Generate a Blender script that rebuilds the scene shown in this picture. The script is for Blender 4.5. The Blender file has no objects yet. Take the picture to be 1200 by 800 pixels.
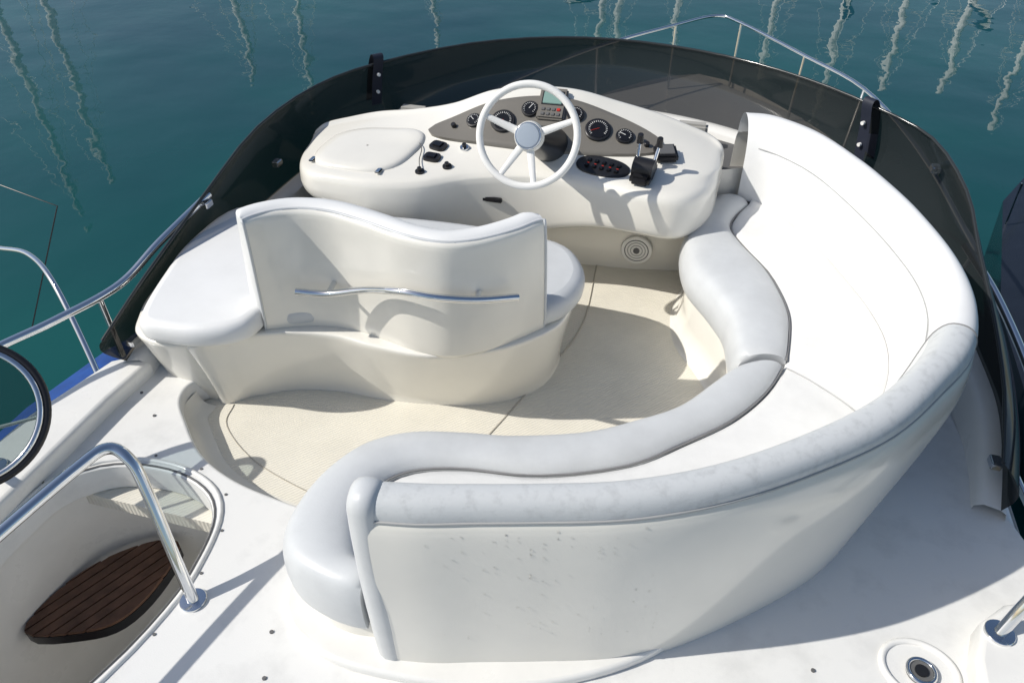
import bpy, math, bmesh, random
from mathutils import Vector, Matrix
random.seed(7)
sc=bpy.context.scene
COL=bpy.context.collection
# ------------------------------------------------------------ materials
def mat(name,col,rough=.4,metal=0,spec=.5,bump=None,var=0,varscale=4,coat=0,trans=0,ior=1.45,lo=.32,hi=.62,dirt=None):
    m=bpy.data.materials.new(name);m.use_nodes=True
    nt=m.node_tree;b=nt.nodes['Principled BSDF']
    b.inputs['Base Color'].default_value=(*col,1)
    b.inputs['Roughness'].default_value=rough
    b.inputs['Metallic'].default_value=metal
    b.inputs['Specular IOR Level'].default_value=spec
    b.inputs['Coat Weight'].default_value=coat
    b.inputs['Coat Roughness'].default_value=.08
    b.inputs['Transmission Weight'].default_value=trans
    b.inputs['IOR'].default_value=ior
    tc=nt.nodes.new('ShaderNodeTexCoord')
    if var>0:
        n=nt.nodes.new('ShaderNodeTexNoise');n.inputs['Scale'].default_value=varscale;n.inputs['Detail'].default_value=7
        n.inputs['Roughness'].default_value=.62
        nt.links.new(tc.outputs['Object'],n.inputs['Vector'])
        r=nt.nodes.new('ShaderNodeValToRGB')
        r.color_ramp.elements[0].position=lo;r.color_ramp.elements[1].position=hi
        dc=dirt if dirt else [c*(1-var) for c in col]
        r.color_ramp.elements[0].color=(*dc,1)
        r.color_ramp.elements[1].color=(*col,1)
        nt.links.new(n.outputs['Fac'],r.inputs['Fac']);nt.links.new(r.outputs['Color'],b.inputs['Base Color'])
        mr=nt.nodes.new('ShaderNodeMapRange');mr.inputs['To Min'].default_value=min(1,rough+.12);mr.inputs['To Max'].default_value=max(0,rough-.04)
        nt.links.new(n.outputs['Fac'],mr.inputs['Value']);nt.links.new(mr.outputs['Result'],b.inputs['Roughness'])
    if bump:
        kind,scale,strength,dist=bump
        t=nt.nodes.new('ShaderNodeTexNoise');t.inputs['Scale'].default_value=scale;t.inputs['Detail'].default_value=3
        nt.links.new(tc.outputs['Object'],t.inputs['Vector'])
        bp=nt.nodes.new('ShaderNodeBump');bp.inputs['Strength'].default_value=strength;bp.inputs['Distance'].default_value=dist
        nt.links.new(t.outputs[0],bp.inputs['Height']);nt.links.new(bp.outputs['Normal'],b.inputs['Normal'])
    return m
GEL=mat('gelcoat_cream',(.80,.775,.705),.2,var=.05,varscale=3,coat=.5)
GELW=mat('gelcoat_white',(.80,.79,.755),.25,var=.07,varscale=5,coat=.3)
DECK=mat('deck_gelcoat',(.76,.755,.73),.42,var=.12,varscale=7,bump=('noise',260,.2,.0015),lo=.28,hi=.5)
VIN=mat('white_vinyl',(.80,.80,.785),.34,var=.05,varscale=6,bump=('noise',160,.15,.002))
VING=mat('grey_vinyl',(.595,.61,.615),.33,var=.10,varscale=6,bump=('noise',150,.2,.0015))
VINS=mat('seat_vinyl',(.755,.752,.73),.42,var=.07,varscale=8,bump=('noise',170,.2,.002))
WORN=mat('worn_vinyl',(.595,.61,.61),.36,var=.22,varscale=30,bump=('noise',130,.3,.0015),lo=.22,hi=.50)
PIPE=mat('piping_grey',(.22,.22,.22),.6)
SEAM=mat('seam_light',(.40,.40,.39),.6)
STEEL=mat('stainless_steel',(.74,.75,.76),.10,metal=1)
BLACK=mat('black_plastic',(.015,.015,.017),.35)
STRAP=mat('navy_strap',(.012,.016,.03),.6)
PANEL=mat('grey_gauge_panel',(.17,.158,.137),.35,coat=.2)
WHT=mat('white_plastic',(.81,.80,.765),.3)
LCD=mat('lcd_green',(.22,.34,.30),.2)
RED=mat('red_plastic',(.5,.03,.02),.4)
RUB=mat('grey_rubber',(.12,.12,.12),.6)
DIAL=mat('dial_black',(.01,.01,.012),.15)
HUB=mat('wheel_hub_grey',(.36,.41,.47),.3)
BLUE=mat('blue_cover',(.01,.07,.30),.6,var=.3)
NAVY=mat('navy_hull',(.012,.015,.022),.2,coat=.5,var=.3)
HULLW=mat('boat_hull_white',(.75,.75,.73),.3)
ALU=mat('mast_white',(.9,.9,.88),.5)
SAILC=mat('sail_cover',(.02,.05,.16),.7)
FLOOR=mat('nonslip_floor',(.76,.725,.63),.5,var=.08,varscale=5)
nt=FLOOR.node_tree;tc=[n for n in nt.nodes if n.type=='TEX_COORD'][0]
mp=nt.nodes.new('ShaderNodeMapping');mp.inputs['Rotation'].default_value=(0,0,math.radians(42))
w=nt.nodes.new('ShaderNodeTexWave');w.inputs['Scale'].default_value=26;w.inputs['Distortion'].default_value=0
bp=nt.nodes.new('ShaderNodeBump');bp.inputs['Strength'].default_value=.4;bp.inputs['Distance'].default_value=.004
nt.links.new(tc.outputs['Object'],mp.inputs['Vector']);nt.links.new(mp.outputs[0],w.inputs['Vector'])
nt.links.new(w.outputs['Fac'],bp.inputs['Height']);nt.links.new(bp.outputs['Normal'],nt.nodes['Principled BSDF'].inputs['Normal'])
TEAK=mat('teak',(.13,.065,.04),.6,var=.45,varscale=14)
def glassmat(name,tint,gl=.35,rough=.03,base=(.035,.04,.042)):
    m=bpy.data.materials.new(name);m.use_nodes=True;nt=m.node_tree;nt.nodes.clear()
    o=nt.nodes.new('ShaderNodeOutputMaterial');t=nt.nodes.new('ShaderNodeBsdfTransparent');t.inputs[0].default_value=(*tint,1)
    p=nt.nodes.new('ShaderNodeBsdfPrincipled');p.inputs['Base Color'].default_value=(*base,1);p.inputs['Roughness'].default_value=.12
    p.inputs['Coat Weight'].default_value=.5;p.inputs['Coat Roughness'].default_value=rough
    mx=nt.nodes.new('ShaderNodeMixShader');mx.inputs[0].default_value=gl
    nt.links.new(t.outputs[0],mx.inputs[1]);nt.links.new(p.outputs[0],mx.inputs[2]);nt.links.new(mx.outputs[0],o.inputs[0])
    return m
SMOKE=glassmat('smoked_acrylic',(.19,.175,.155),.62,base=(.032,.037,.04))
CLEAR=glassmat('clear_lens',(.75,.8,.8),.12)
# ------------------------------------------------------------ geometry helpers
def cr(pts,k=6,closed=False):
    P=[Vector(p) for p in pts];n=len(P);out=[]
    segs=n if closed else n-1
    for i in range(segs):
        if closed: a,b,c,d=P[(i-1)%n],P[i],P[(i+1)%n],P[(i+2)%n]
        else:
            b,c=P[i],P[i+1];a=P[i-1] if i>0 else b*2-c;d=P[i+2] if i+2<n else c*2-b
        for j in range(k):
            t=j/k
            out.append(.5*((2*b)+(c-a)*t+(2*a-5*b+4*c-d)*t*t+(3*b-a-3*c+d)*t**3))
    if not closed: out.append(P[-1])
    return out
def mk(name,verts,faces,m,sharp=40,smooth=True):
    me=bpy.data.meshes.new(name);me.from_pydata([tuple(v) for v in verts],[],faces);me.materials.append(m)
    bm=bmesh.new();bm.from_mesh(me);bmesh.ops.recalc_face_normals(bm,faces=bm.faces);bm.to_mesh(me);bm.free()
    for p in me.polygons:p.use_smooth=smooth
    if smooth and sharp<180: me.set_sharp_from_angle(angle=math.radians(sharp))
    o=bpy.data.objects.new(name,me);COL.objects.link(o);return o
def loft(name,rows,m,cu=False,cv=False,caps=False,sharp=40):
    nr=len(rows);nc=len(rows[0]);V=[p for r in rows for p in r];Fc=[]
    for i in range(nr if cu else nr-1):
        for j in range(nc if cv else nc-1):
            a=i*nc+j;b=i*nc+(j+1)%nc;i2=(i+1)%nr
            Fc.append((a,b,i2*nc+(j+1)%nc,i2*nc+j))
    if caps:
        Fc.append(tuple(range(nc)));Fc.append(tuple((nr-1)*nc+j for j in range(nc)))
    return mk(name,V,Fc,m,sharp)
def tube(name,pts,r,m,k=8,seg=12,smooth=True,closed=False):
    P=cr(pts,k,closed) if smooth else [Vector(p) for p in pts]
    rows=[];up=None;n=len(P)
    for i,p in enumerate(P):
        if closed: t=(P[(i+1)%n]-P[i-1])
        else: t=(P[min(i+1,n-1)]-P[max(i-1,0)])
        t=t.normalized()
        if up is None:
            up=t.orthogonal().normalized()
        up=(up-t*up.dot(t)).normalized();s=t.cross(up)
        rr=r(i/(n-1)) if callable(r) else r
        rows.append([p+(up*math.cos(a)+s*math.sin(a))*rr for a in [2*math.pi*q/seg for q in range(seg)]])
    return loft(name,rows,m,cu=closed,cv=True,caps=not closed,sharp=60)
def cyl(name,p0,p1,r,m,r2=None,seg=24,bev=0):
    p0=Vector(p0);p1=Vector(p1);r2=r if r2 is None else r2
    t=(p1-p0).normalized();u=t.orthogonal().normalized();s=t.cross(u)
    rows=[]
    st=[(0,r),(1,r2)] if not bev else [(0,r),(.8,r2),(.95,r2*.96),(1,r2*.86)]
    for f,rr in st:
        rows.append([p0.lerp(p1,f)+(u*math.cos(a)+s*math.sin(a))*rr for a in [2*math.pi*q/seg for q in range(seg)]])
    return loft(name,rows,m,cv=True,caps=True,sharp=35)
def box(name,c,s,m,rot=None,bev=.004):
    bm=bmesh.new();bmesh.ops.create_cube(bm,size=1)
    bmesh.ops.scale(bm,vec=s,verts=bm.verts)
    if bev: bmesh.ops.bevel(bm,geom=list(bm.edges),offset=bev,segments=2,affect='EDGES')
    me=bpy.data.meshes.new(name);bm.to_mesh(me);bm.free();me.materials.append(m)
    for p in me.polygons:p.use_smooth=True
    me.set_sharp_from_angle(angle=math.radians(35))
    o=bpy.data.objects.new(name,me);COL.objects.link(o)
    if rot is not None:
        me.transform(rot)
    me.transform(Matrix.Translation(Vector(c)));return o
def plate(name,outs,z0,z1,m,bev=0,k=0):
    cu=bpy.data.curves.new(name,'CURVE');cu.dimensions='2D';cu.fill_mode='BOTH'
    for o in outs:
        pts=cr([(p[0],p[1],0) for p in o],k,True) if k else o
        sp=cu.splines.new('POLY');sp.points.add(len(pts)-1)
        for i,p in enumerate(pts): sp.points[i].co=(p[0],p[1],0,1)
        sp.use_cyclic_u=True
    cu.extrude=(z1-z0)/2-bev;cu.bevel_depth=bev;cu.bevel_resolution=3;cu.offset=-bev
    ob=bpy.data.objects.new(name,cu);COL.objects.link(ob)
    bpy.context.view_layer.update()
    me=bpy.data.meshes.new_from_object(ob.evaluated_get(bpy.context.evaluated_depsgraph_get()))
    bpy.data.objects.remove(ob);me.transform(Matrix.Translation((0,0,(z0+z1)/2)))
    me.materials.clear();me.materials.append(m)
    for p in me.polygons:p.use_smooth=True
    me.set_sharp_from_angle(angle=math.radians(32))
    o=bpy.data.objects.new(name,me);COL.objects.link(o);return o
def group(name,parts):
    e=bpy.data.objects.new(name,None);COL.objects.link(e)
    for p in parts: p.parent=e
    return e
def basis(n,up=(0,0,1)):
    n=Vector(n).normalized();x=Vector(up).cross(n).normalized();y=n.cross(x)
    return Matrix((x,y,n)).transposed().to_4x4()
# ------------------------------------------------------------ windscreen curves (base, top)
GT=[((-2.10,1.80,.20),(-2.12,1.75,.34)),((-2.14,2.15,.26),(-2.07,2.02,.48)),((-2.12,2.5,.30),(-2.05,2.48,.62)),
((-2.05,2.95,.36),(-2.01,2.90,.75)),((-1.95,3.3,.42),(-1.92,3.33,.8)),((-1.75,3.6,.48),(-1.70,3.62,.84)),
((-1.40,3.85,.52),(-1.30,3.96,.87)),((-.95,4.03,.55),(-.85,4.16,.88)),((-.45,4.08,.56),(-.40,4.20,.88)),((.05,4.0,.55),(.06,4.08,.88)),
((.5,3.8,.52),(.45,3.84,.88)),((.80,3.52,.48),(.75,3.60,.86)),((1.02,3.2,.42),(.97,3.40,.82)),((1.12,2.85,.36),(1.06,3.05,.76)),
((1.18,2.6,.30),(1.10,2.80,.64)),((1.21,2.35,.26),(1.14,2.52,.52)),((1.20,2.12,.20),(1.15,2.24,.42)),((1.17,1.93,.16),(1.13,1.99,.32))]
G=cr([a for a,b in GT],6);T=cr([b for a,b in GT],6)
cen=Vector((-.45,2.4,0))
rows=[]
for g,t in zip(G,T):
    out=(g-cen);out.z=0;out.normalize()
    mid=g.lerp(t,.5)+out*.05;m1=g.lerp(t,.25)+out*.035;m2=g.lerp(t,.8)+out*.03
    rows.append([g,m1,mid,m2,t])
rows=[cr(r,4) for r in rows]
ws=[loft('screen_panel',rows,SMOKE,sharp=180)]
ws.append(tube('screen_edge_trim',[t for t in T[::2]],.007,mat('dark_edge',(.03,.034,.036),.15),k=1,seg=8))
def strap(g,t,name):
    out=(g-cen);out.z=0;out.normalize();s=Vector((-out.y,out.x,0))
    path=[g.lerp(t,.35)+out*.06,g.lerp(t,.8)+out*.055,t+out*.02+Vector((0,0,.02)),t-out*.02+Vector((0,0,.012)),g.lerp(t,.75)-out*.01,g.lerp(t,.35)-out*.015]
    P=cr(path,5);pr=[loft(name,[[p-s*.028,p+s*.028] for p in P],STRAP)]
    for f in(.55,.8):
        q=g.lerp(t,f)-out*.02
        pr.append(cyl(name+'_snap',q,q-out*.012,.009,WHT,seg=12))
    return pr
ws+=strap(Vector((-1.75,3.6,.5)),Vector((-1.70,3.62,.86)),'strap')+strap(Vector((.76,3.55,.48)),Vector((.72,3.60,.87)),'strap')
for p in [(-2.04,2.45,.58),(-2.08,1.85,.27),(1.0,3.32,.72),(1.14,2.05,.26),(-1.98,2.95,.55)]:
    ws.append(box('bracket',p,(.035,.05,.03),STEEL))
group('windscreen',ws)
# ------------------------------------------------------------ flybridge moulding
fb=[]
inner=[]
for g in G:
    out=(g-cen);out.z=0;out.normalize();inner.append((g,out))
rows=[[g+o*.03+Vector((0,0,-.06)),g+o*.02+Vector((0,0,-.01)),g,g-o*.05,g-o*.075+Vector((0,0,-.02)),Vector((g.x-o.x*.09,g.y-o.y*.09,-.02))] for g,o in inner]
fb.append(loft('coaming',rows,GELW,sharp=50))
for p,s in [((-.36,3.93,.57),(.17,.07,.05)),((-.05,3.78,.60),(.16,.06,.06)),((-1.52,3.62,.60),(.15,.07,.05))]:
    fb.append(box('cable_cover',p,s,mat('cover_grey',(.42,.41,.38),.5),bev=.012))
    fb.append(box('cover_foot',(p[0],p[1],p[2]-.12),(s[0]*.8,s[1]*.6,.2),GELW,bev=.005))
fb.append(plate('dash_shelf',[[(-1.95,3.25),(-1.6,3.35),(-.4,3.45),(.25,3.5),(.7,3.45),(.45,3.75),(.05,3.93),(-.45,4.0),(-.95,3.95),(-1.38,3.78),(-1.7,3.55)]],.46,.50,RUB,bev=.005))
well=[(-1.70,1.97),(-1.76,1.90),(-1.84,1.83),(-1.83,1.73),(-1.74,1.63),(-1.59,1.50),(-1.41,1.42),(-1.20,1.38),(-.98,1.36)]
wellc=[(p.x,p.y) for p in cr([(a,b,0) for a,b in well],5)]
hole=[(-2.02,1.10),(-1.99,1.24),(-1.87,1.35),(-1.70,1.385),(-1.55,1.37),(-1.43,1.31),(-1.365,1.21),(-1.34,1.08),(-1.335,.95),(-1.37,.76),(-1.45,.5),(-1.5,.2),(-1.55,-.1),(-1.75,-.2),(-1.95,-.1),(-2.02,.2),(-2.03,.7)]
holec=[(p.x,p.y) for p in cr([(a,b,0) for a,b in hole],5,True)]
deckout=wellc+[(-.7,1.3),(-.3,1.36),(0,1.48),(.3,1.75),(.5,2.1),(.5,2.6),(.42,3.0),(.42,3.55),(.7,3.5),(1.0,3.0),(1.10,2.6),(1.16,2.1),(1.30,1.7),(1.36,1.0),(1.36,-.5),(-2.3,-.5),(-2.28,1.4),(-2.14,1.97)]
fb.append(plate('aft_deck',[deckout,holec],.0,.12,DECK,bev=.012))
fb.append(plate('floor',[[(-2.15,1.30),(1.1,1.30),(1.1,3.6),(-.2,3.95),(-1.2,3.9),(-1.9,3.3),(-2.1,2.5)]],-.06,0,FLOOR))
SM=mat('seam',(.45,.42,.36),.6)
fb.append(tube('floor_seam',[(-.74,1.6,.0015),(-.52,2.3,.0015),(-.40,2.75,.0015),(-.42,3.3,.0015)],.0035,SM,k=6,seg=6))
fb.append(tube('floor_panel_border',[(-1.70,1.86,.001),(-1.66,1.74,.001),(-1.45,1.60,.001),(-1.15,1.51,.001),(-.98,1.50,.001),(-.85,1.60,.001),(-.5,1.70,.001),(-.2,1.78,.001)],.0025,SM,k=6,seg=6))
cove=cr([(a,b,0) for a,b in well[2:]],5)
rows=[]
for i,p in enumerate(cove):
    t=(cove[min(i+1,len(cove)-1)]-cove[max(i-1,0)]).normalized();nn_=Vector((-t.y,t.x,0))
    rows.append(cr([p+Vector((0,0,.07)),p+nn_*.012+Vector((0,0,.03)),p+nn_*.035+Vector((0,0,.008)),p+nn_*.075+Vector((0,0,.001))],3))
fb.append(loft('floor_cove',rows,GEL,sharp=180))
lip=[(-2.05,-.5),(-2.045,1.0),(-2.04,1.6),(-2.02,1.83),(-2.10,1.86),(-2.18,1.80),(-2.27,1.45),(-2.30,.9),(-2.32,-.5)]
fb.append(plate('side_lip',[lip],.10,.19,GELW,bev=.02))
lip2=[(.93,-.5),(.955,1.15),(.965,1.33),(1.0,1.45),(1.08,1.53),(1.2,1.58),(1.34,1.5),(1.40,-.5)]
fb.append(plate('side_lip_b',[lip2],.10,.20,GELW,bev=.02))
fb.append(loft('console_bulkhead',[[(x,y,-.01),(x,y-.01,.25),(x,y+.02,.55)] for x,y in [(-1.80,3.05),(-1.6,3.02),(-1.2,3.08),(-.8,3.2),(-.6,3.28),(-.216,3.315),(.0,3.36),(.3,3.5)]],GEL))
fb.append(cyl('round_speaker',(-.222,3.31,.13),(-.222,3.285,.13),.080,WHT,bev=1,seg=36))
for rr_ in(.060,.045,.03):
    fb.append(tube('speaker_grille_ring',[(-.222+rr_*math.cos(a),3.284,.13+rr_*math.sin(a)) for a in [2*math.pi*q/12 for q in range(12)]],.0022,RUB if rr_==.060 else SEAM,k=3,seg=6,closed=True))
fb.append(cyl('speaker_dome',(-.222,3.286,.13),(-.222,3.278,.13),.016,RUB,bev=1))
hw=[Vector((x,y,0)) for x,y in holec]
def offs(p,d):
    c=Vector((-1.7,.6,0));v=(p-c);return p+v.normalized()*d
fb.append(loft('stairwell_wall',[[p+Vector((0,0,.115)),offs(p,.03)+Vector((0,0,.02)),offs(p,.05)+Vector((0,0,-.25)),offs(p,.03)+Vector((0,0,-1.3))] for p in hw],GELW,cu=True))
fb.append(tube('stairwell_rim',[offs(p,.035)+Vector((0,0,.121)) for p in hw[::3]],.009,GELW,k=2,seg=8,closed=True))
fb.append(tube('stairwell_gasket',[offs(p,.012)+Vector((0,0,.121)) for p in hw[::3]],.004,RUB,k=2,seg=8,closed=True))
for p in hw[2:60:6]:
    q=offs(p,.06)+Vector((0,0,.119));fb.append(cyl('screw_head',q,q+Vector((0,0,.004)),.005,RUB,seg=10))
for x,y in[(-.98,.93),(-.93,.80),(.55,1.22),(-2.0,1.72),(-1.87,1.62)]:
    fb.append(cyl('deck_screw',(x,y,.119),(x,y,.124),.006,RUB,seg=10))
fb.append(plate('stairwell_floor',[[(-2.2,-.4),(-1.2,-.4),(-1.2,1.5),(-2.2,1.5)]],-1.35,-1.3,GELW))
group('flybridge_deck',fb)
def teakstep(name,pts,z):
    parts=[plate('tread_base',[pts],z-.05,z-.004,BLACK,k=4)]
    P=[(p.x,p.y) for p in cr([(a,b,0) for a,b in pts],4,True)]
    x0=min(a for a,b in P);x1=max(a for a,b in P);y0=min(b for a,b in P);y1=max(b for a,b in P)
    bm=bmesh.new();vs=[bm.verts.new((a,b,z)) for a,b in P];bm.faces.new(vs)
    d=Vector((.45,.9,0)).normalized();nn=Vector((-d.y,d.x,0))
    N=8
    for i in range(1,N):
        c=Vector((x0+(x1-x0)*i/N,(y0+y1)/2,z))
        bmesh.ops.bisect_plane(bm,geom=bm.verts[:]+bm.edges[:]+bm.faces[:],plane_co=c-nn*.003,plane_no=nn)
        bmesh.ops.bisect_plane(bm,geom=bm.verts[:]+bm.edges[:]+bm.faces[:],plane_co=c+nn*.003,plane_no=nn)
    bmesh.ops.delete(bm,geom=[f for f in bm.faces if any(abs((f.calc_center_median()-Vector((x0+(x1-x0)*i/N,(y0+y1)/2,z))).dot(nn))<.0028 for i in range(1,N))],context='FACES')
    r=bmesh.ops.extrude_face_region(bm,geom=bm.faces[:])
    bmesh.ops.translate(bm,verts=[v for v in r['geom'] if isinstance(v,bmesh.types.BMVert)],vec=(0,0,.012))
    bmesh.ops.recalc_face_normals(bm,faces=bm.faces)
    me=bpy.data.meshes.new('teak_planks');bm.to_mesh(me);bm.free();me.materials.append(TEAK)
    o=bpy.data.objects.new('teak_planks',me);COL.objects.link(o);parts.append(o)
    return parts
st=teakstep('s',[(-2.04,.90),(-2.04,1.08),(-1.96,1.24),(-1.82,1.36),(-1.72,1.36),(-1.70,1.18),(-1.74,1.03),(-1.85,.95)],-.32)
st+=teakstep('s',[(-2.04,.2),(-2.04,.80),(-1.85,.84),(-1.70,.70),(-1.68,.2)],-.75)
group('teak_stair_steps',st)
# ------------------------------------------------------------ sofa
sf=[]
IO=[((.22,3.42),(.17,3.58)),((.33,3.37),(.31,3.59)),((.48,3.22),(.50,3.46)),((.58,3.04),(.66,3.22)),((.66,2.86),(.76,3.02)),((.75,2.62),(.85,2.78)),
((.79,2.41),(.92,2.48)),((.77,2.20),(.93,2.20)),((.70,2.00),(.87,1.94)),((.60,1.82),(.75,1.73)),((.48,1.66),(.60,1.52)),((.30,1.48),(.40,1.34)),
((.12,1.34),(.19,1.19)),((-.07,1.24),(-.01,1.09)),((-.25,1.18),(-.20,1.03)),((-.40,1.14),(-.36,.985)),((-.50,1.12),(-.48,.95)),((-.59,1.10),(-.59,.93))]
K=6
I=cr([(*a,0) for a,b in IO],K);O=cr([(*b,0) for a,b in IO],K);n=len(I)
def prof(f):
    A=[(0,.42),(.02,.55),(.06,.655),(.16,.73),(.36,.785),(.62,.805),(.84,.79),(.97,.74),(1.0,.69)]
    B=[(0,.42),(.25,.60),(.36,.72),(.42,.785),(.55,.825),(.74,.832),(.90,.822),(.985,.80),(1.0,.775)]
    return [((1-f)*a[0]+f*b[0],(1-f)*a[1]+f*b[1]) for a,b in zip(A,B)]
rowsF=[];rowsB=[];seam=[];shell=[]
jn=int(n*.46)
for i in range(n):
    f=min(1,max(0,(i/(n-1)-.3)/.25));f=f*f*(3-2*f)
    R=[I[i].lerp(O[i],u)+Vector((0,0,z)) for u,z in prof(f)]
    R=cr(R,3)
    (rowsF if i<jn else rowsB).append(R)
    if i==jn: rowsF.append(R)
    out=(O[i]-I[i]).normalized();z=prof(f)[-1][1]
    seam.append(O[i]+Vector((0,0,z-.002)))
    e=i/(n-1)
    bulge=.012
    tuck=.05*math.sin(math.pi*min(1,max(0,(e-.15)/.6)))
    S=[O[i]-out*.004+Vector((0,0,z)),O[i]+out*bulge+Vector((0,0,z-.04)),O[i]+out*(bulge+.006)+Vector((0,0,z-.16)),O[i]+out*(bulge-.3*tuck)+Vector((0,0,.42)),O[i]+out*(.006-tuck*.7)+Vector((0,0,.25)),O[i]-out*(tuck+.0)+Vector((0,0,.115))]
    shell.append(cr(S,4))
sf.append(loft('backrest_pad_forward',rowsF,VIN,sharp=180))
sf.append(loft('backrest_inner_aft',[r[:9] for r in rowsB],VIN,sharp=180))
sf.append(loft('backrest_top_roll_aft',[r[8:] for r in rowsB],WORN,sharp=180))
sf.append(tube('backrest_seam',seam[jn-8::3],.004,SEAM,k=2,seg=8))
sf.append(tube('backrest_joint',rowsF[-1][::3],.003,PIPE,k=3,seg=8))
sf.append(tube('backrest_crease',[r[7]+Vector((0,0,.001)) for r in rowsF[3::4]],.0025,SEAM,k=2,seg=8))
sf.append(loft('backrest_shell',shell,GEL,sharp=180))
last=rowsB[-1]
prof2=[(p.y,p.z) for p in last];
sec=[(1.105,.13),(1.10,.30)]+prof2[::2]+[(.925,.70),(.922,.5),(.926,.32),(.935,.13)]
cyy=1.01
rr=[]
for dx,g in[(0.012,.0),(-.005,.009),(-.03,.010),(-.05,.002),(-.062,-.012),(-.068,-.03)]:
    ring=[]
    for y,z in sec:
        ring.append(Vector((-.585+dx,y+(y-cyy)/max(.05,abs(y-cyy))*g*min(1,abs(y-cyy)/.05),z+(g if z>.76 else g*max(0,(z-.6)/.16)))))
    rr.append(cr(ring,2))
sf.append(loft('backrest_end_roll',rr,VING,caps=True,sharp=70))
FB2=[((.25,2.13),(.42,2.18)),((.16,2.00),(.36,2.02)),((.06,1.86),(.25,1.85)),((-.07,1.76),(.10,1.70)),((-.22,1.67),(-.05,1.57)),((-.43,1.60),(-.30,1.46)),
((-.59,1.57),(-.52,1.43)),((-.75,1.53),(-.66,1.39)),((-.87,1.45),(-.74,1.33)),((-.94,1.33),(-.77,1.25)),((-.97,1.20),(-.765,1.17)),((-.96,1.07),(-.74,1.10)),((-.89,.98),(-.71,1.05)),((-.78,.94),(-.67,1.04)),((-.665,.93),(-.66,1.03))]
FB1=[((.12,3.43),(.28,3.37)),((.05,3.27),(.22,3.24)),((.01,3.09),(.20,3.12)),((.00,2.92),(.25,2.99)),((.04,2.73),(.36,2.80)),((.14,2.56),(.42,2.62)),((.21,2.42),(.445,2.48)),((.235,2.28),(.44,2.33)),((.25,2.17),(.43,2.215))]
def bolster(name,FB,drop,m):
    F=cr([(*a,0) for a,b in FB],K);B=cr([(*b,0) for a,b in FB],K);rows=[];nn=len(F)
    for i,(a,b) in enumerate(zip(F,B)):
        e=min(i,nn-1-i);s=[.80,.93,.98,1,1][min(e,4)]
        c=a.lerp(b,.5);a2=c+(a-c)*s;b2=b
        zt=.455*(1-(1-s)*.12)
        pr=[(.10,drop),(.02,drop+.02),(-.02,drop+.07),(.0,.39),(.10,zt-.018),(.28,zt),(.55,zt+.006),(.80,zt-.002),(.94,zt-.02),(1.0,.41),(1.0,.36)]
        rows.append(cr([a2.lerp(b2,u)+Vector((0,0,z)) for u,z in pr],3))
    o=loft(name,rows,m,caps=True,sharp=60)
    return o,F,B
b1,F1,B1=bolster('bolster_forward',FB1,.27,VING);b2,F2,B2=bolster('bolster_aft',FB2,.25,VING)
sf+=[b1,b2]
def resamp(P,n):
    L=[0]
    for a,b in zip(P,P[1:]):L.append(L[-1]+(b-a).length)
    out=[];j=0
    for i in range(n):
        s=L[-1]*i/(n-1)
        while j<len(P)-2 and L[j+1]<s:j+=1
        out.append(P[j].lerp(P[j+1],(s-L[j])/max(1e-6,L[j+1]-L[j])))
    return out
js=int(K*8.3)
A_=resamp(B1,30)+resamp(B2[1:-18],40);Bv_=resamp(I[4:js],30)+resamp(I[js+1:],40)
rows=[]
for i,(a,b) in enumerate(zip(A_,Bv_)):
    b3=b+(b-a).normalized()*.03
    dz=-.012*math.exp(-((i-29.5)/1.0)**2)
    rows.append([a.lerp(b3,u)+Vector((0,0,.415+.022*math.sin(math.pi*min(1,u*1.05))**.5+dz if 0<u<1 else .40)) for u in [0,.04,.12,.3,.5,.7,.9,1]])
sf.append(loft('seat_panel',rows,VINS,sharp=180))
jr=[(p+q)*.5+Vector((0,0,.001)) for p,q in zip(rows[29],rows[30])]
sf.append(tube('seat_joint',jr[1:],.0025,SEAM,k=3,seg=6))
sf.append(tube('bolster_seam_forward',[p+Vector((0,0,.420)) for p in B1[::4]],.004,PIPE,k=2,seg=6))
sf.append(tube('bolster_seam_aft',[p+Vector((0,0,.420)) for p in B2[:-16:4]],.004,PIPE,k=2,seg=6))
def base(name,F,B,z0):
    rows=[]
    for a,b in zip(F,B):
        d=(b-a).normalized();rows.append([a+d*.05+Vector((0,0,.30)),a+d*.035+Vector((0,0,.26)),a+d*.05+Vector((0,0,.12)),a+d*.03+Vector((0,0,z0+.02)),a+d*.0+Vector((0,0,z0))])
    return loft(name,rows,GEL,sharp=180)
sf.append(base('seat_base',F1+F2[2:],B1+B2[2:],0))
pl=[(-1.00,1.28),(-1.0,1.10),(-.955,.98),(-.86,.915),(-.74,.885),(-.60,.885),(-.4,.905),(-.2,.96),(.0,1.06),(.15,1.18),(.25,1.32),(.2,1.45),(0,1.4),(-.5,1.30),(-.85,1.40)]
sf.append(plate('plinth',[pl],.115,.155,GELW,bev=.012,k=4))
bm=bmesh.new()
for q in range(110):
    r_=shell[int(n*random.uniform(.72,.93))];j=random.randrange(3,len(r_)-6);p=r_[j].lerp(r_[j+1],random.random());s=random.uniform(.0012,.0034)
    bmesh.ops.create_uvsphere(bm,u_segments=8,v_segments=6,radius=1,matrix=Matrix.Translation(p)@Matrix.Diagonal((s,s*.6,s*random.uniform(1,1.5),1)))
me=bpy.data.meshes.new('water_drops');bm.to_mesh(me);bm.free();me.materials.append(mat('water_drop',(1,1,1),.02,trans=1,ior=1.33))
for p in me.polygons:p.use_smooth=True
o=bpy.data.objects.new('water_drops',me);COL.objects.link(o);sf.append(o)
group('curved_sofa',sf)
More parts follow.
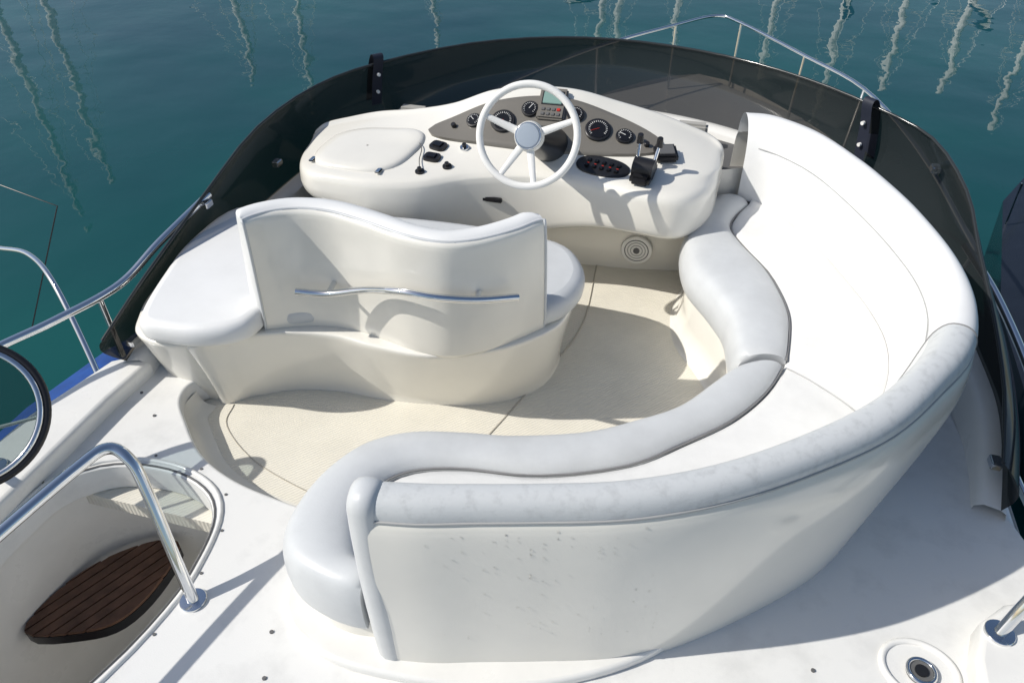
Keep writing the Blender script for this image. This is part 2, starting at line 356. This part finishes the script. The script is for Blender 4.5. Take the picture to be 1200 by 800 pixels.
# ------------------------------------------------------------ helm seat
hs=[]
base0=[(-1.77,1.86),(-1.64,1.93),(-1.49,2.01),(-1.30,2.05),(-1.12,2.05),(-.93,2.07),(-.72,2.12),(-.55,2.22),(-.46,2.36),(-.46,2.55),(-.6,2.68),(-1.0,2.72),(-1.5,2.7),(-1.85,2.6),(-1.92,2.15)]
base1=[(-1.76,1.775),(-1.62,1.84),(-1.44,1.93),(-1.24,1.965),(-1.06,1.945),(-.85,1.945),(-.66,2.02),(-.50,2.14),(-.40,2.30),(-.41,2.55),(-.58,2.70),(-1.0,2.75),(-1.5,2.73),(-1.85,2.62),(-1.92,2.1)]
b0=cr([(*p,0) for p in base0],6,True);b1_=cr([(*p,.385) for p in base1],6,True)
rows=[]
for a,b in zip(b0,b1_):
    c=Vector((-1.1,2.35,0));o=(Vector((b.x,b.y,0))-c).normalized()
    rows.append(cr([a,a.lerp(b,.12)+Vector((-o.x*.01,-o.y*.01,0)),a.lerp(b,.5)-o*.008,a.lerp(b,.85),b-o*.002-Vector((0,0,.012)),b-o*.018,b-o*.10],3))
V=[p for r in rows for p in r];nc=len(rows[0]);nr=len(rows);Fc=[]
for i in range(nr):
    for j in range(nc-1):
        Fc.append((i*nc+j,i*nc+j+1,((i+1)%nr)*nc+j+1,((i+1)%nr)*nc+j))
Fc.append(tuple(i*nc+nc-1 for i in range(nr)))
hs.append(mk('pedestal',V,Fc,GEL,50))
ch0=[(-2.10,2.72),(-2.10,2.1),(-2.04,1.95),(-1.97,1.89),(-1.86,1.872),(-1.76,1.88),(-1.68,2.0),(-1.64,2.72)]
ch1=[(-2.10,2.72),(-2.10,2.1),(-2.03,1.86),(-1.96,1.775),(-1.84,1.752),(-1.72,1.80),(-1.66,1.95),(-1.64,2.72)]
c0=cr([(*p,0) for p in ch0],6,True);c1=cr([(*p,.385) for p in ch1],6,True)
rows=[]
for a,b in zip(c0,c1):
    o=(Vector((b.x,b.y,0))-Vector((-1.8,2.3,0))).normalized()
    rows.append(cr([a,a.lerp(b,.4),a.lerp(b,.85)+o*.002,b-Vector((0,0,.01)),b-o*.02,b-o*.08],2))
V=[p for r in rows for p in r];nc=len(rows[0]);nr=len(rows);Fc=[]
for i in range(nr):
    for j in range(nc-1):
        Fc.append((i*nc+j,i*nc+j+1,((i+1)%nr)*nc+j+1,((i+1)%nr)*nc+j))
Fc.append(tuple(i*nc+nc-1 for i in range(nr)))
hs.append(mk('chaise_base',V,Fc,GEL,50))
cush=[(-2.03,2.62),(-2.07,2.31),(-2.02,2.05),(-1.955,1.83),(-1.90,1.745),(-1.80,1.735),(-1.66,1.755),(-1.54,1.82),(-1.50,1.93),(-1.50,2.3),(-1.52,2.60),(-1.75,2.68)]
hs.append(plate('chaise_cushion',[cush],.385,.485,VIN,bev=.04,k=5))
seatc=[(-1.50,1.99),(-1.2,2.04),(-.9,2.05),(-.62,2.14),(-.45,2.22),(-.365,2.36),(-.375,2.54),(-.52,2.70),(-.9,2.74),(-1.3,2.72),(-1.48,2.68)]
hs.append(plate('seat_cushion',[seatc],.38,.50,VING,bev=.05,k=5))
Nt=[(-1.425,1.86),(-1.38,1.92),(-1.30,1.97),(-1.18,1.985),(-1.03,1.955),(-.88,1.915),(-.74,1.91),(-.62,1.965),(-.52,2.05),(-.455,2.13)]
Nb=[(-1.50,1.93),(-1.42,1.965),(-1.32,2.0),(-1.18,2.015),(-1.02,1.985),(-.88,1.955),(-.75,1.965),(-.63,2.04),(-.54,2.13),(-.465,2.22)]
nt_=cr([(*p,0) for p in Nt],8);nb_=cr([(*p,0) for p in Nb],8)
rows=[];rowc=[];nn=len(nt_)
for i in range(nn):
    a=nb_[i];b=nt_[i];e=i/(nn-1)
    zt=.905+.006*math.sin(e*math.pi*2+.6)
    cth=nt_[min(i+1,nn-1)]-nt_[max(i-1,0)];nrm_=Vector((-cth.y,cth.x,0)).normalized()
    ed=min(i,nn-1-i);k2=[.55,.85,.97,1][min(ed,3)]
    z=lambda f:.375+(zt-.375)*f
    def P(f,d):
        q=a.lerp(b,f);return Vector((q.x,q.y,z(f)))+nrm_*d
    rows.append(cr([P(0,0.012),P(.03,0),P(.33,-.004),P(.66,-.004),P(.93,.0),P(.985,.008),P(1,.025)],3))
    th=.09*k2
    rowc.append(cr([P(0,.018),P(.5,.014),P(.94,.012),P(1.0,.018),P(1.025-.02*(1-k2),.04*k2+.01),P(1.01-.02*(1-k2),th*.8+.01),P(.95,th+.01),P(.6,th+.03),P(.2,th+.05)],3))
hs.append(loft('backrest_shell',rows,GEL,sharp=180))
hs.append(loft('backrest_cushion',rowc,VIN,caps=True,sharp=70))
edge=[rows[0][j] for j in range(1,17,3)]+[r[-2] for r in rows[1:-1:4]]+[rows[-1][j] for j in range(16,0,-3)]
hs.append(tube('backrest_piping',edge,.0055,VING,k=3,seg=8))
hr=[(-1.315,1.905,.615),(-1.20,1.925,.612),(-1.05,1.92,.66),(-.90,1.875,.712),(-.77,1.875,.712),(-.64,1.93,.687),(-.52,2.02,.658)]
hs.append(tube('grab_bar',hr,.0135,STEEL,k=6,seg=14))
for i in (1,5):
    hs.append(cyl('grab_bar_post',hr[i],Vector(hr[i])+Vector((-.01,.08,0)),.010,STEEL,seg=12))
group('helm_seat',hs)
# ------------------------------------------------------------ console
KEY=[(-1.88,3.14,.46,.60,3.16,.62,3.20,.63),(-1.84,2.92,.46,.60,3.12,.63,3.24,.655),(-1.74,2.79,.46,.61,3.10,.64,3.30,.67),(-1.60,2.76,.44,.62,3.08,.645,3.36,.69),
(-1.40,2.76,.40,.62,3.08,.65,3.37,.72),(-1.20,2.81,.34,.62,3.10,.66,3.37,.77),(-1.00,2.92,.28,.63,3.12,.68,3.38,.85),(-.80,2.98,.28,.64,3.13,.69,3.40,.88),
(-.60,2.99,.34,.65,3.13,.695,3.41,.88),(-.40,2.95,.40,.655,3.12,.69,3.42,.84),(-.22,2.90,.425,.655,3.10,.685,3.43,.80),(-.06,2.90,.42,.65,3.10,.68,3.43,.755),
(.04,2.98,.42,.64,3.12,.67,3.42,.725),(.10,3.12,.43,.62,3.2,.66,3.38,.70),(.12,3.28,.45,.60,3.3,.64,3.36,.66)]
def cr8(rows,k):
    out=[]
    n=len(rows)
    for i in range(n-1):
        b,c=rows[i],rows[i+1];a=rows[i-1] if i else b;d=rows[i+2] if i+2<n else c
        for j in range(k):
            t=j/k;out.append([.5*(2*B+(C-A)*t+(2*A-5*B+4*C-D)*t*t+(3*B-A-3*C+D)*t**3) for A,B,C,D in zip(a,b,c,d)])
    out.append(list(rows[-1]));return out
KS=cr8(KEY,8)
rows=[]
for x,yf,zb,zf,yp,zp,yr,zr in KS:
    pr=[(yf+.38,zb-.01),(yf+.08,zb),(yf+.02,zb+.02),(yf,zb+.06),(yf,zf-.06),(yf+.010,zf-.02),(yf+.04,zf)]
    for f in(.33,.66): pr.append((yf+.05+(yp-yf-.05)*f,zf+(zp-zf)*f))
    for f in(0,.25,.5,.75,1): pr.append((yp+(yr-.03-yp)*f,zp+(zr-.012-zp)*f))
    pr+=[(yr,zr),(yr+.03,zr-.015),(yr+.06,zr-.07),(yr+.08,.40)]
    rows.append([Vector((x,p.x,p.y)) for p in cr([(a,b,0) for a,b in pr],3)])
cs=[loft('console_moulding',rows,GEL,caps=True,sharp=180)]
def ks(x):
    for a,b in zip(KS,KS[1:]):
        if a[0]<=x<=b[0]:
            f=(x-a[0])/max(1e-9,b[0]-a[0]);return [p+(q-p)*f for p,q in zip(a,b)]
    return KS[-1]
def slope(x,v):
    _,yf,zb,zf,yp,zp,yr,zr=ks(x);return Vector((x,yp+(yr-.03-yp)*v,zp+(zr-.012-zp)*v))
def desk(x,v):
    _,yf,zb,zf,yp,zp,yr,zr=ks(x);return Vector((x,yf+.05+(yp-yf-.05)*v,zf+(zp-zf)*v))
def nrm(fn,x,v):
    a=fn(x+.01,v)-fn(x-.01,v);b=fn(x,v+.05)-fn(x,v-.05);return a.cross(b).normalized()
rows=[]
N=44
for i in range(N+1):
    e=i/N;x=-1.27+e*(1.12);s=math.sin(math.pi*e)**.5 if 0<e<1 else 0
    vl=.40-.46*s;vh=.42+.50*s
    rows.append([slope(x,vl+(vh-vl)*q)+nrm(slope,x,.5)*(.013 if 0<q<1 else .001) for q in (0,.03,.12,.25,.37,.5,.62,.75,.88,.97,1)])
cs.append(loft('gauge_panel',rows,PANEL,sharp=60))
OFF=.012
def gauge(x,v,r,needle=40):
    nv=nrm(slope,x,v);p=slope(x,v)+nv*OFF;out=[]
    out.append(cyl('gauge_bezel',p,p+nv*.014,r,BLACK,bev=1))
    out.append(cyl('gauge_dial',p+nv*.011,p+nv*.0165,r*.80,DIAL,seg=24))
    Bm=basis(nv)
    for a in range(-130,131,20 if r<.045 else 13):
        d=Bm@Vector((math.sin(math.radians(a)),math.cos(math.radians(a)),0))
        out.append(cyl('tick',p+nv*.0172+d*r*.60,p+nv*.0172+d*r*.74,.0013,WHT,seg=4))
    d=Bm@Vector((math.sin(math.radians(needle)),math.cos(math.radians(needle)),0))
    out.append(cyl('needle',p+nv*.0185-d*r*.1,p+nv*.0185+d*r*.6,.0015,RED if r>.045 else WHT,seg=4))
    return out
for a in [(-1.045,.47,.037,-60),(-.905,.42,.058,-100),(-.79,.64,.040,30),(-.575,.62,.040,-20),(-.46,.43,.060,-110),(-.335,.42,.041,-60)]: cs+=gauge(*a)
for x,v in[(-1.14,.42),(-.26,.42),(-.23,.35)]:
    nv=nrm(slope,x,v);p=slope(x,v)+nv*OFF;cs.append(cyl('knob',p,p+nv*.02,.012,BLACK,bev=1))
nv=nrm(slope,-.69,.74);p=slope(-.69,.74)+nv*.004;Bm=basis(nv)
cs.append(box('display_housing',p+nv*.012,(.13,.165,.03),PANEL,Bm,.008))
cs.append(box('display_lcd',p+nv*.028+Bm@Vector((0,.025,0)),(.09,.062,.006),LCD,Bm,.002))
cs.append(box('display_border',p+nv*.0255+Bm@Vector((0,.025,0)),(.105,.078,.006),BLACK,Bm,.002))
for i in range(4):
    for j in range(2):
        cs.append(box('key',p+nv*.029+Bm@Vector((-.036+.024*i,-.035-.025*j,0)),(.017,.015,.006),RED if i==3 and j==0 else RUB,Bm,.002))
def deskpad(name,x,v,rx,ry,m,h=.008,sq=0,rot=0):
    p=desk(x,v);nv=nrm(desk,x,min(.9,max(.1,v)));Bm=basis(nv)@Matrix.Rotation(math.radians(rot),4,'Z')
    ring=[]
    for q in range(32):
        a=2*math.pi*q/32;c,s=math.cos(a),math.sin(a);e=.5 if sq else .85
        ring.append((abs(c)**e*math.copysign(rx,c),abs(s)**e*math.copysign(ry,s)))
    rws=[[p+Bm@Vector((a*f,b*f,hh)) for a,b in ring] for f,hh in ((1,-.01),(1,h*.6),(.96,h))]
    return loft(name,rws,m,cv=True,caps=True,sharp=40),p+nv*h,Bm
o,pp,Bm=deskpad('switch_panel',-.40,.50,.125,.062,BLACK,rot=-4);cs.append(o)
for i in range(5):
    for j in range(2):
        cs.append(box('switch',pp+Bm@Vector((-.07+.035*i,-.018+.036*j,.004)),(.018,.020,.010),DIAL,Bm,.003))
        if j: cs.append(box('switch_legend',pp+Bm@Vector((-.07+.035*i,.0,.0015)),(.010,.003,.003),RED,Bm,0))
for x,v,s in[(-1.19,.99,.042),(-1.19,.60,.040)]:
    o,pp,Bm=deskpad('rocker_switch',x,v,s,s*.75,BLACK,h=.014,sq=1);cs.append(o)
    cs.append(box('rocker',pp+Bm@Vector((0,0,.002)),(s*1.1,s*.9,.010),DIAL,Bm,.003))
for x,v in[(-1.21,.15),(-1.10,.22),(-1.06,.90)]:
    p=desk(x,v);nv=nrm(desk,x,.5);cs.append(cyl('ignition_knob',p,p+nv*.010,.022,STEEL if v>.4 else BLACK,bev=1));cs.append(cyl('ignition_key',p,p+nv*.026,.010,BLACK))
cs.append(tube('key_cord',[desk(-1.21,.15)+Vector((0,0,.02)),desk(-1.24,.5)+Vector((.0,0,.012)),desk(-1.27,.95)+Vector((0,0,.012)),slope(-1.36,.3)+Vector((0,0,.01))],.0022,RUB,k=6,seg=6))
def lidpt(a,s):
    c,sn=math.cos(a),math.sin(a);c=abs(c)**.6*math.copysign(1,c);sn=abs(sn)**.6*math.copysign(1,sn)
    v=.80+.72*s*sn;x=-1.52+.235*s*c+(.04*s*sn)
    return desk(x,v) if v<=1 else slope(x,(v-1)*.95)
ring=[2*math.pi*q/48 for q in range(48)]
rws=[[lidpt(a,s)+Vector((0,0,h)) for a in ring] for s,h in((1.0,.0),(.99,.006),(.96,.013),(.90,.018),(.75,.020),(.6,.021),(.4,.022),(.2,.022),(.02,.022))]
cs.append(loft('hatch_cover',rws,GEL,cv=True,sharp=70))
for a in(3.9,5.3): 
    p=lidpt(a,1.0);cs.append(box('hatch_catch',p+Vector((0,-.01,.010)),(.025,.05,.008),STEEL))
cs.append(box('vent_slot',(-.90,2.955,.50),(.12,.02,.022),BLACK))
p=desk(-.215,.45);nv=nrm(desk,-.215,.45);Bm=basis(nv)@Matrix.Rotation(-.15,4,'Z')
cs.append(box('throttle_base',p+nv*.025,(.09,.15,.05),BLACK,Bm,.014))
cs.append(cyl('throttle_drum',p+nv*.05+Bm@Vector((-.045,0,0)),p+nv*.05+Bm@Vector((.045,0,0)),.045,BLACK,bev=0))
for s in(-1,1):
    a=p+nv*.05+Bm@Vector((s*.035,0,0));b=a+nv*.09+Bm@Vector((s*.008,.065,0))
    cs.append(cyl('throttle_lever',a,b,.008,STEEL,seg=10));cs.append(cyl('throttle_knob',b-nv*.012,b+nv*.03,.016,BLACK,r2=.013,bev=1))
p=slope(-.14,.25);nv=nrm(slope,-.14,.25);Bm=basis(nv)
cs.append(box('remote_box',p+nv*.02,(.10,.095,.04),BLACK,Bm,.01));cs.append(box('remote_face',p+nv*.042,(.07,.06,.006),RUB,Bm,.002))
group('helm_console',cs)
# ------------------------------------------------------------ steering wheel
sw=[]
C=Vector((-.668,2.74,.925));nv=Vector((.06,-.89,.45)).normalized();Bm=basis(nv)
Rw=.198
sw.append(tube('rim',[C+Bm@Vector((Rw*math.cos(a),Rw*math.sin(a),0)) for a in [2*math.pi*q/16 for q in range(16)]],.015,WHT,k=5,seg=14,closed=True))
for a in (238,282,160,22):
    d=Bm@Vector((math.cos(math.radians(a)),math.sin(math.radians(a)),0));s=nv.cross(d)
    rws=[]
    for f in(.2,.4,.6,.8,1.0):
        c=C+d*Rw*f-nv*(.03*(1-f));wd=.019-.008*f;hh=.008
        rws.append([c+s*wd*math.cos(q)+nv*hh*math.sin(q) for q in [2*math.pi*k/12 for k in range(12)]])
    sw.append(loft('spoke',rws,WHT,cv=True,caps=True,sharp=60))
sw.append(cyl('hub',C-nv*.04,C-nv*.002,.062,WHT,r2=.056,seg=36))
sw.append(cyl('hub_cap',C-nv*.01,C+nv*.008,.047,HUB,bev=1,seg=36))
sw.append(tube('hub_ring',[C+nv*.001+Bm@Vector((.050*math.cos(a),.050*math.sin(a),0)) for a in [2*math.pi*q/12 for q in range(12)]],.004,STEEL,k=4,seg=8,closed=True))
tgt=slope(-.66,.08)
sw.append(cyl('column_boot',tgt-nv*.02,C-nv*.11,.085,BLACK,r2=.05,seg=30))
sw.append(cyl('column',C-nv*.14,C-nv*.03,.028,BLACK))
group('steering_wheel',sw)
# ------------------------------------------------------------ rails
def flange(p,m=STEEL):
    p=Vector(p);return cyl('flange',p,p+Vector((0,0,.012)),.040,m,bev=1)
group('stair_grab_rail',[tube('tube',[(-1.26,.96,.125),(-1.31,1.005,.28),(-1.38,1.07,.46),(-1.425,1.10,.55),(-1.49,1.10,.585),(-1.525,1.0,.585),(-1.58,.74,.57),(-1.66,.3,.55),(-1.70,-.1,.50),(-1.7,-.2,.3),(-1.7,-.3,.13)],.0175,STEEL),flange((-1.26,.96,.118))])
group('side_handrail',[tube('tube',[(-2.055,2.50,.60),(-2.12,2.2,.52),(-2.18,1.98,.44),(-2.30,1.74,.41),(-2.42,1.5,.40),(-2.50,1.1,.40),(-2.50,0,.40)],.0165,STEEL),
 cyl('post',(-2.22,1.9,.42),(-2.2,1.88,.14),.012,STEEL)])
group('side_handrail',[tube('tube',[(1.14,3.05,.52),(1.24,2.8,.44),(1.30,2.4,.36),(1.27,2.0,.32),(1.24,1.7,.30),(1.26,1.3,.30),(1.3,.5,.3)],.016,STEEL),
 tube('tube_lower',[(1.24,2.7,.15),(1.27,2.3,.12),(1.33,1.9,.08),(1.42,1.6,.0),(1.5,1,0)],.014,STEEL),cyl('post',(1.25,1.75,.30),(1.27,1.72,.12),.012,STEEL)])
group('aft_grab_rail',[tube('tube',[(1.04,1.42,.20),(1.08,1.46,.33),(1.16,1.53,.50),(1.30,1.52,.62),(1.5,1.2,.62)],.0175,STEEL),flange((1.04,1.42,.198))])
br=[(-2.35,5.0,-.55),(-2.15,6.5,-.52),(-1.92,7.18,-.5),(-1.28,8.46,-.5),(-.50,9.42,-.47),(-.05,9.85,-.45),(.25,9.65,-.46),(.95,8.75,-.5),(1.48,7.86,-.5),(1.80,6.5,-.52),(1.95,5.0,-.55)]
bp_=[tube('top_tube',br,.018,STEEL,k=5)]
for i in (1,3,4,6,7,8,10):
    a=Vector(br[i]);o=Vector((a.x+.1,a.y-5,0)).normalized();bp_.append(cyl('stanchion',a,a-o*.12+Vector((0,0,-.72)),.016,STEEL,seg=10))
group('bow_rail',bp_)
cm=Vector((-2.10,1.16,.50));nm=Vector((.45,-.55,.7)).normalized();Bm=basis(nm)
circ=lambda r,h:[cm+Bm@Vector((r*math.cos(a),r*math.sin(a),h)) for a in [2*math.pi*q/16 for q in range(16)]]
rm=[tube('rubber_rim',circ(.232,0),.012,BLACK,k=4,seg=10,closed=True),tube('chrome_ring',circ(.214,.006),.011,STEEL,k=4,seg=10,closed=True),
 cyl('lens',cm-nm*.004,cm+nm*.004,.21,CLEAR,seg=48),cyl('bracket_arm',cm-nm*.02-Bm@Vector((0,.22,0)),(-2.18,1.2,.18),.014,STEEL),cyl('bracket_foot',(-2.18,1.2,.185),(-2.18,1.2,.20),.04,STEEL,bev=1)]
rm.append(tube('fixing_bar',[cm-nm*.02+Bm@Vector((-.2,-.06,0)),cm-nm*.02+Bm@Vector((.2,-.06,0))],.006,WHT,smooth=False))
group('round_mirror',rm)
p=Vector((.84,1.30,.12))
cu_=[tube('outer_lip',[p+Vector((.10*math.cos(a),.085*math.sin(a),.0)) for a in [2*math.pi*q/14 for q in range(14)]],.010,GELW,k=4,seg=10,closed=True),
 cyl('cap_dark',p+Vector((.0,-.01,.001)),p+Vector((0,-.01,.012)),.038,RUB,seg=30),tube('cap_ring',[p+Vector((.036*math.cos(a),-.01+.036*math.sin(a),.013)) for a in [2*math.pi*q/14 for q in range(14)]],.006,STEEL,k=4,seg=10,closed=True),
 cyl('cap_centre',p+Vector((0,-.01,.012)),p+Vector((0,-.01,.017)),.018,BLACK)]
group('filler_cap',cu_)
# ------------------------------------------------------------ yacht hull below
yh=[]
outl=[(x,y) for x,y in [(-2.5,-4.5),(-2.6,-2),(-2.6,2),(-2.55,5),(-2.2,7.0),(-1.45,8.7),(-.15,10.0),(1.1,8.8),(1.75,7.3),(2.0,5),(2.05,2),(2.05,-2),(1.95,-4.5)]]
yh.append(plate('main_deck',[outl],-1.28,-1.2,GELW,bev=.03))
ol=cr([(x,y,0) for x,y in outl],4,True)
cc=Vector((-.27,1.5,0))
yh.append(loft('hull_sides',[[p+Vector((0,0,-1.22)),p+(cc-p)*.03+Vector((0,0,-2)),Vector((cc.x+(p.x-cc.x)*.8,cc.y+(p.y-cc.y)*.88,-3.1))] for p in ol],GELW,cu=True))
ring0=[G[i]+Vector((0,0,-.05)) for i in range(0,len(G),3)]+[Vector((1.36,1.5,.02)),Vector((1.38,-.5,.02)),Vector((-2.3,-.5,.02)),Vector((-2.28,1.4,.02))]
def down(p,z,fx,fy):
    q=p-cen;return Vector((cen.x+q.x*fx,cen.y+(q.y*fy if q.y>.5 else q.y),z))
yh.append(loft('superstructure',[[p,down(p,-.15,1.05,1.1),down(p,-.3,1.03,1.35),down(p,-1.22,1.08,2.3)] for p in ring0],GELW,cu=True,sharp=50))
group('yacht_hull',yh)
# ------------------------------------------------------------ water + neighbours
W=bpy.data.materials.new('harbour_water');W.use_nodes=True;nt=W.node_tree;b=nt.nodes['Principled BSDF']
b.inputs['Roughness'].default_value=.015;b.inputs['IOR'].default_value=1.33
tc=nt.nodes.new('ShaderNodeTexCoord')
n1=nt.nodes.new('ShaderNodeTexNoise');n1.inputs['Scale'].default_value=.55;n1.inputs['Detail'].default_value=1
n2=nt.nodes.new('ShaderNodeTexNoise');n2.inputs['Scale'].default_value=2.6;n2.inputs['Detail'].default_value=1.5
ad=nt.nodes.new('ShaderNodeMath');ad.operation='MULTIPLY_ADD';ad.inputs[1].default_value=.12
bp=nt.nodes.new('ShaderNodeBump');bp.inputs['Strength'].default_value=1;bp.inputs['Distance'].default_value=.036
nt.links.new(tc.outputs['Object'],n1.inputs['Vector']);nt.links.new(tc.outputs['Object'],n2.inputs['Vector'])
nt.links.new(n2.outputs['Fac'],ad.inputs[0]);nt.links.new(n1.outputs['Fac'],ad.inputs[2]);nt.links.new(ad.outputs[0],bp.inputs['Height']);nt.links.new(bp.outputs['Normal'],b.inputs['Normal'])
n3=nt.nodes.new('ShaderNodeTexNoise');n3.inputs['Scale'].default_value=.12;n3.inputs['Detail'].default_value=3
rp=nt.nodes.new('ShaderNodeValToRGB');rp.color_ramp.elements[0].position=.35;rp.color_ramp.elements[1].position=.65
rp.color_ramp.elements[0].color=(.003,.045,.052,1);rp.color_ramp.elements[1].color=(.006,.080,.074,1)
nt.links.new(tc.outputs['Object'],n3.inputs['Vector']);nt.links.new(n3.outputs['Fac'],rp.inputs['Fac']);nt.links.new(rp.outputs['Color'],b.inputs['Base Color'])
S=2500
mk('water',[(-S,-S,-2.9),(S,-S,-2.9),(S,S,-2.9),(-S,S,-2.9)],[(0,1,2,3)],W)
def sailboat(az,D,h,head,cov=SAILC,hull=HULLW):
    a=math.radians(az);c=Vector((D*math.sin(a),D*math.cos(a),-2.9));R=Matrix.Rotation(math.radians(head),3,'Z')
    tp=lambda x,y,z:c+R@Vector((x,y,z))
    rws=[]
    for y,wd,zt in[(-4.6,1.0,1.0),(-3,1.45,1.0),(0,1.65,1.05),(2.5,1.3,1.15),(4.2,.5,1.3),(5.2,.03,1.4)]:
        rws.append([tp(-wd,y,zt),tp(-wd*.92,y,.4),tp(-wd*.7,y,-.1),tp(wd*.7,y,-.1),tp(wd*.92,y,.4),tp(wd,y,zt),tp(0,y,zt+.06)])
    pr=[loft('hull',rws,hull,cv=True,caps=True)]
    rws=[[tp(-wd,y,1.0),tp(-wd*.85,y,zt),tp(wd*.85,y,zt),tp(wd,y,1.0)] for y,wd,zt in[(-2,.9,1.5),(0,.95,1.6),(2,.7,1.5),(2.9,.5,1.15)]]
    pr.append(loft('cabin',rws,hull,cv=False,caps=True))
    pr.append(cyl('mast',tp(0,1,1),tp(0,1,h),.16,ALU,r2=.13,seg=10))
    pr.append(cyl('boom',tp(0,1,2.4),tp(0,-3,2.5),.09,ALU,seg=8));pr.append(cyl('furled_sail',tp(0,.8,2.6),tp(0,-3,2.6),.17,cov,seg=10))
    pr.append(cyl('spreader',tp(-.8,1,h*.55),tp(.8,1,h*.55),.03,ALU,seg=6))
    for s in[(-1.4,1),(1.4,1),(0,5.1),(0,-4.5)]:
        pr.append(cyl('stay',tp(s[0],s[1],1.1),tp(0,1,h*.97),.012,ALU,seg=4))
    return group('sailboat',pr)
for az,D,h,hd in[(-49,36,12.5,20),(-46.4,38,12,15),(-35,36,7.5,10),(-30.8,38,9.5,8),(-9,33,7.5,-10),(-7.4,37,8,0),(-3,37,6.5,5),(3.7,36,7.5,0),(8,34,9,-6),(12,38,8,3),(15.6,34,6,-5),(-58,40,12,30),(19.5,38,9,0),(-21,46,9,0)]:
    sailboat(az,D,h,hd)
X0=4.15
rws=[]
for y,wd,zt in[(2.0,1.0,.75),(4,1.25,.8),(6.5,1.2,.95),(8.5,.8,1.1),(9.8,.06,1.2)]:
    rws.append([Vector((X0-wd,y,-2.9+zt)),Vector((X0-wd*.9,y,-2.6)),Vector((X0-wd*.6,y,-3.0)),Vector((X0+wd*.6,y,-3.0)),Vector((X0+wd*.9,y,-2.6)),Vector((X0+wd,y,-2.9+zt)),Vector((X0,y,-2.9+zt+.08))])
mb=[loft('hull',rws,NAVY,cv=True,caps=True)]
mb.append(loft('cover',[[Vector((X0-w_,y,-2.1)),Vector((X0-w_*.7,y,-1.7)),Vector((X0,y,z)),Vector((X0+w_*.7,y,-1.7)),Vector((X0+w_,y,-2.1))] for y,w_,z in[(2.5,.9,-1.7),(4,1.1,-1.3),(6,1.0,-1.2),(7.5,.6,-1.7)]],STRAP,caps=True))
mb.append(tube('rail',[(X0-1,3,-1.9),(X0-1.15,4,-1.4),(X0-1.15,6,-1.3),(X0-.9,8,-1.2),(X0-.1,9.6,-1.1)],.016,STEEL))
for y in (4,6,8): mb.append(cyl('rail_post',(X0-1.1 if y<8 else X0-.9,y,-1.35),(X0-1.1 if y<8 else X0-.85,y,-2.1),.013,STEEL,seg=8))
group('moored_motorboat',mb)
tn=[]
rws=[]
for y,wd in[(1.2,.5),(2.0,.62),(3.2,.62),(4.0,.4),(4.5,.05)]:
    rws.append([Vector((-4.6+wd*math.cos(a),y,-2.45+.45*math.sin(a))) for a in [2*math.pi*q/14 for q in range(14)]])
tn.append(loft('tender_hull',rws,BLUE,cv=True,caps=True,sharp=70))
tn.append(tube('hoop',[(-4.45,3.23,-.5),(-4.1,3.15,-.45),(-3.75,2.95,-.52),(-3.3,2.6,-.9),(-3.1,2.4,-1.2),(-3.15,2.35,-2.0)],.018,STEEL))
tn.append(tube('hoop_wire',[(-5.2,3.9,-.4),(-4.4,3.75,-.45),(-4.5,3.2,-1.2)],.005,BLACK,smooth=False,seg=6))
group('blue_tender',tn)
# ------------------------------------------------------------ light
el=math.radians(43);d=Vector((-.92,-.39,0)).normalized()
sun=bpy.data.lights.new('sun','SUN');sun.energy=4.1;sun.angle=math.radians(.53);sun.color=(1,.96,.89)
so=bpy.data.objects.new('sun',sun);COL.objects.link(so)
sd=Vector((d.x*math.cos(el),d.y*math.cos(el),math.sin(el)));so.rotation_euler=(-sd).to_track_quat('-Z','Y').to_euler()
wd=bpy.data.worlds.new('World');sc.world=wd;wd.use_nodes=True;nt=wd.node_tree
sk=nt.nodes.new('ShaderNodeTexSky');sk.sky_type='NISHITA';sk.sun_disc=False;sk.sun_elevation=el;sk.sun_rotation=math.atan2(d.x,d.y)%(2*math.pi)
sk.dust_density=1.2
nt.links.new(sk.outputs[0],nt.nodes['Background'].inputs[0]);nt.nodes['Background'].inputs[1].default_value=.105
sc.view_settings.view_transform='Standard';sc.view_settings.look='None';sc.view_settings.exposure=0
# ------------------------------------------------------------ camera
cam=bpy.data.cameras.new('camera');cam.lens=26.01;cam.sensor_width=36;cam.clip_end=5000;cam.clip_start=.05
co=bpy.data.objects.new('camera',cam);COL.objects.link(co);co.location=(0,0,2.15)
co.rotation_euler=(math.radians(90-39),0,math.radians(15));sc.camera=co
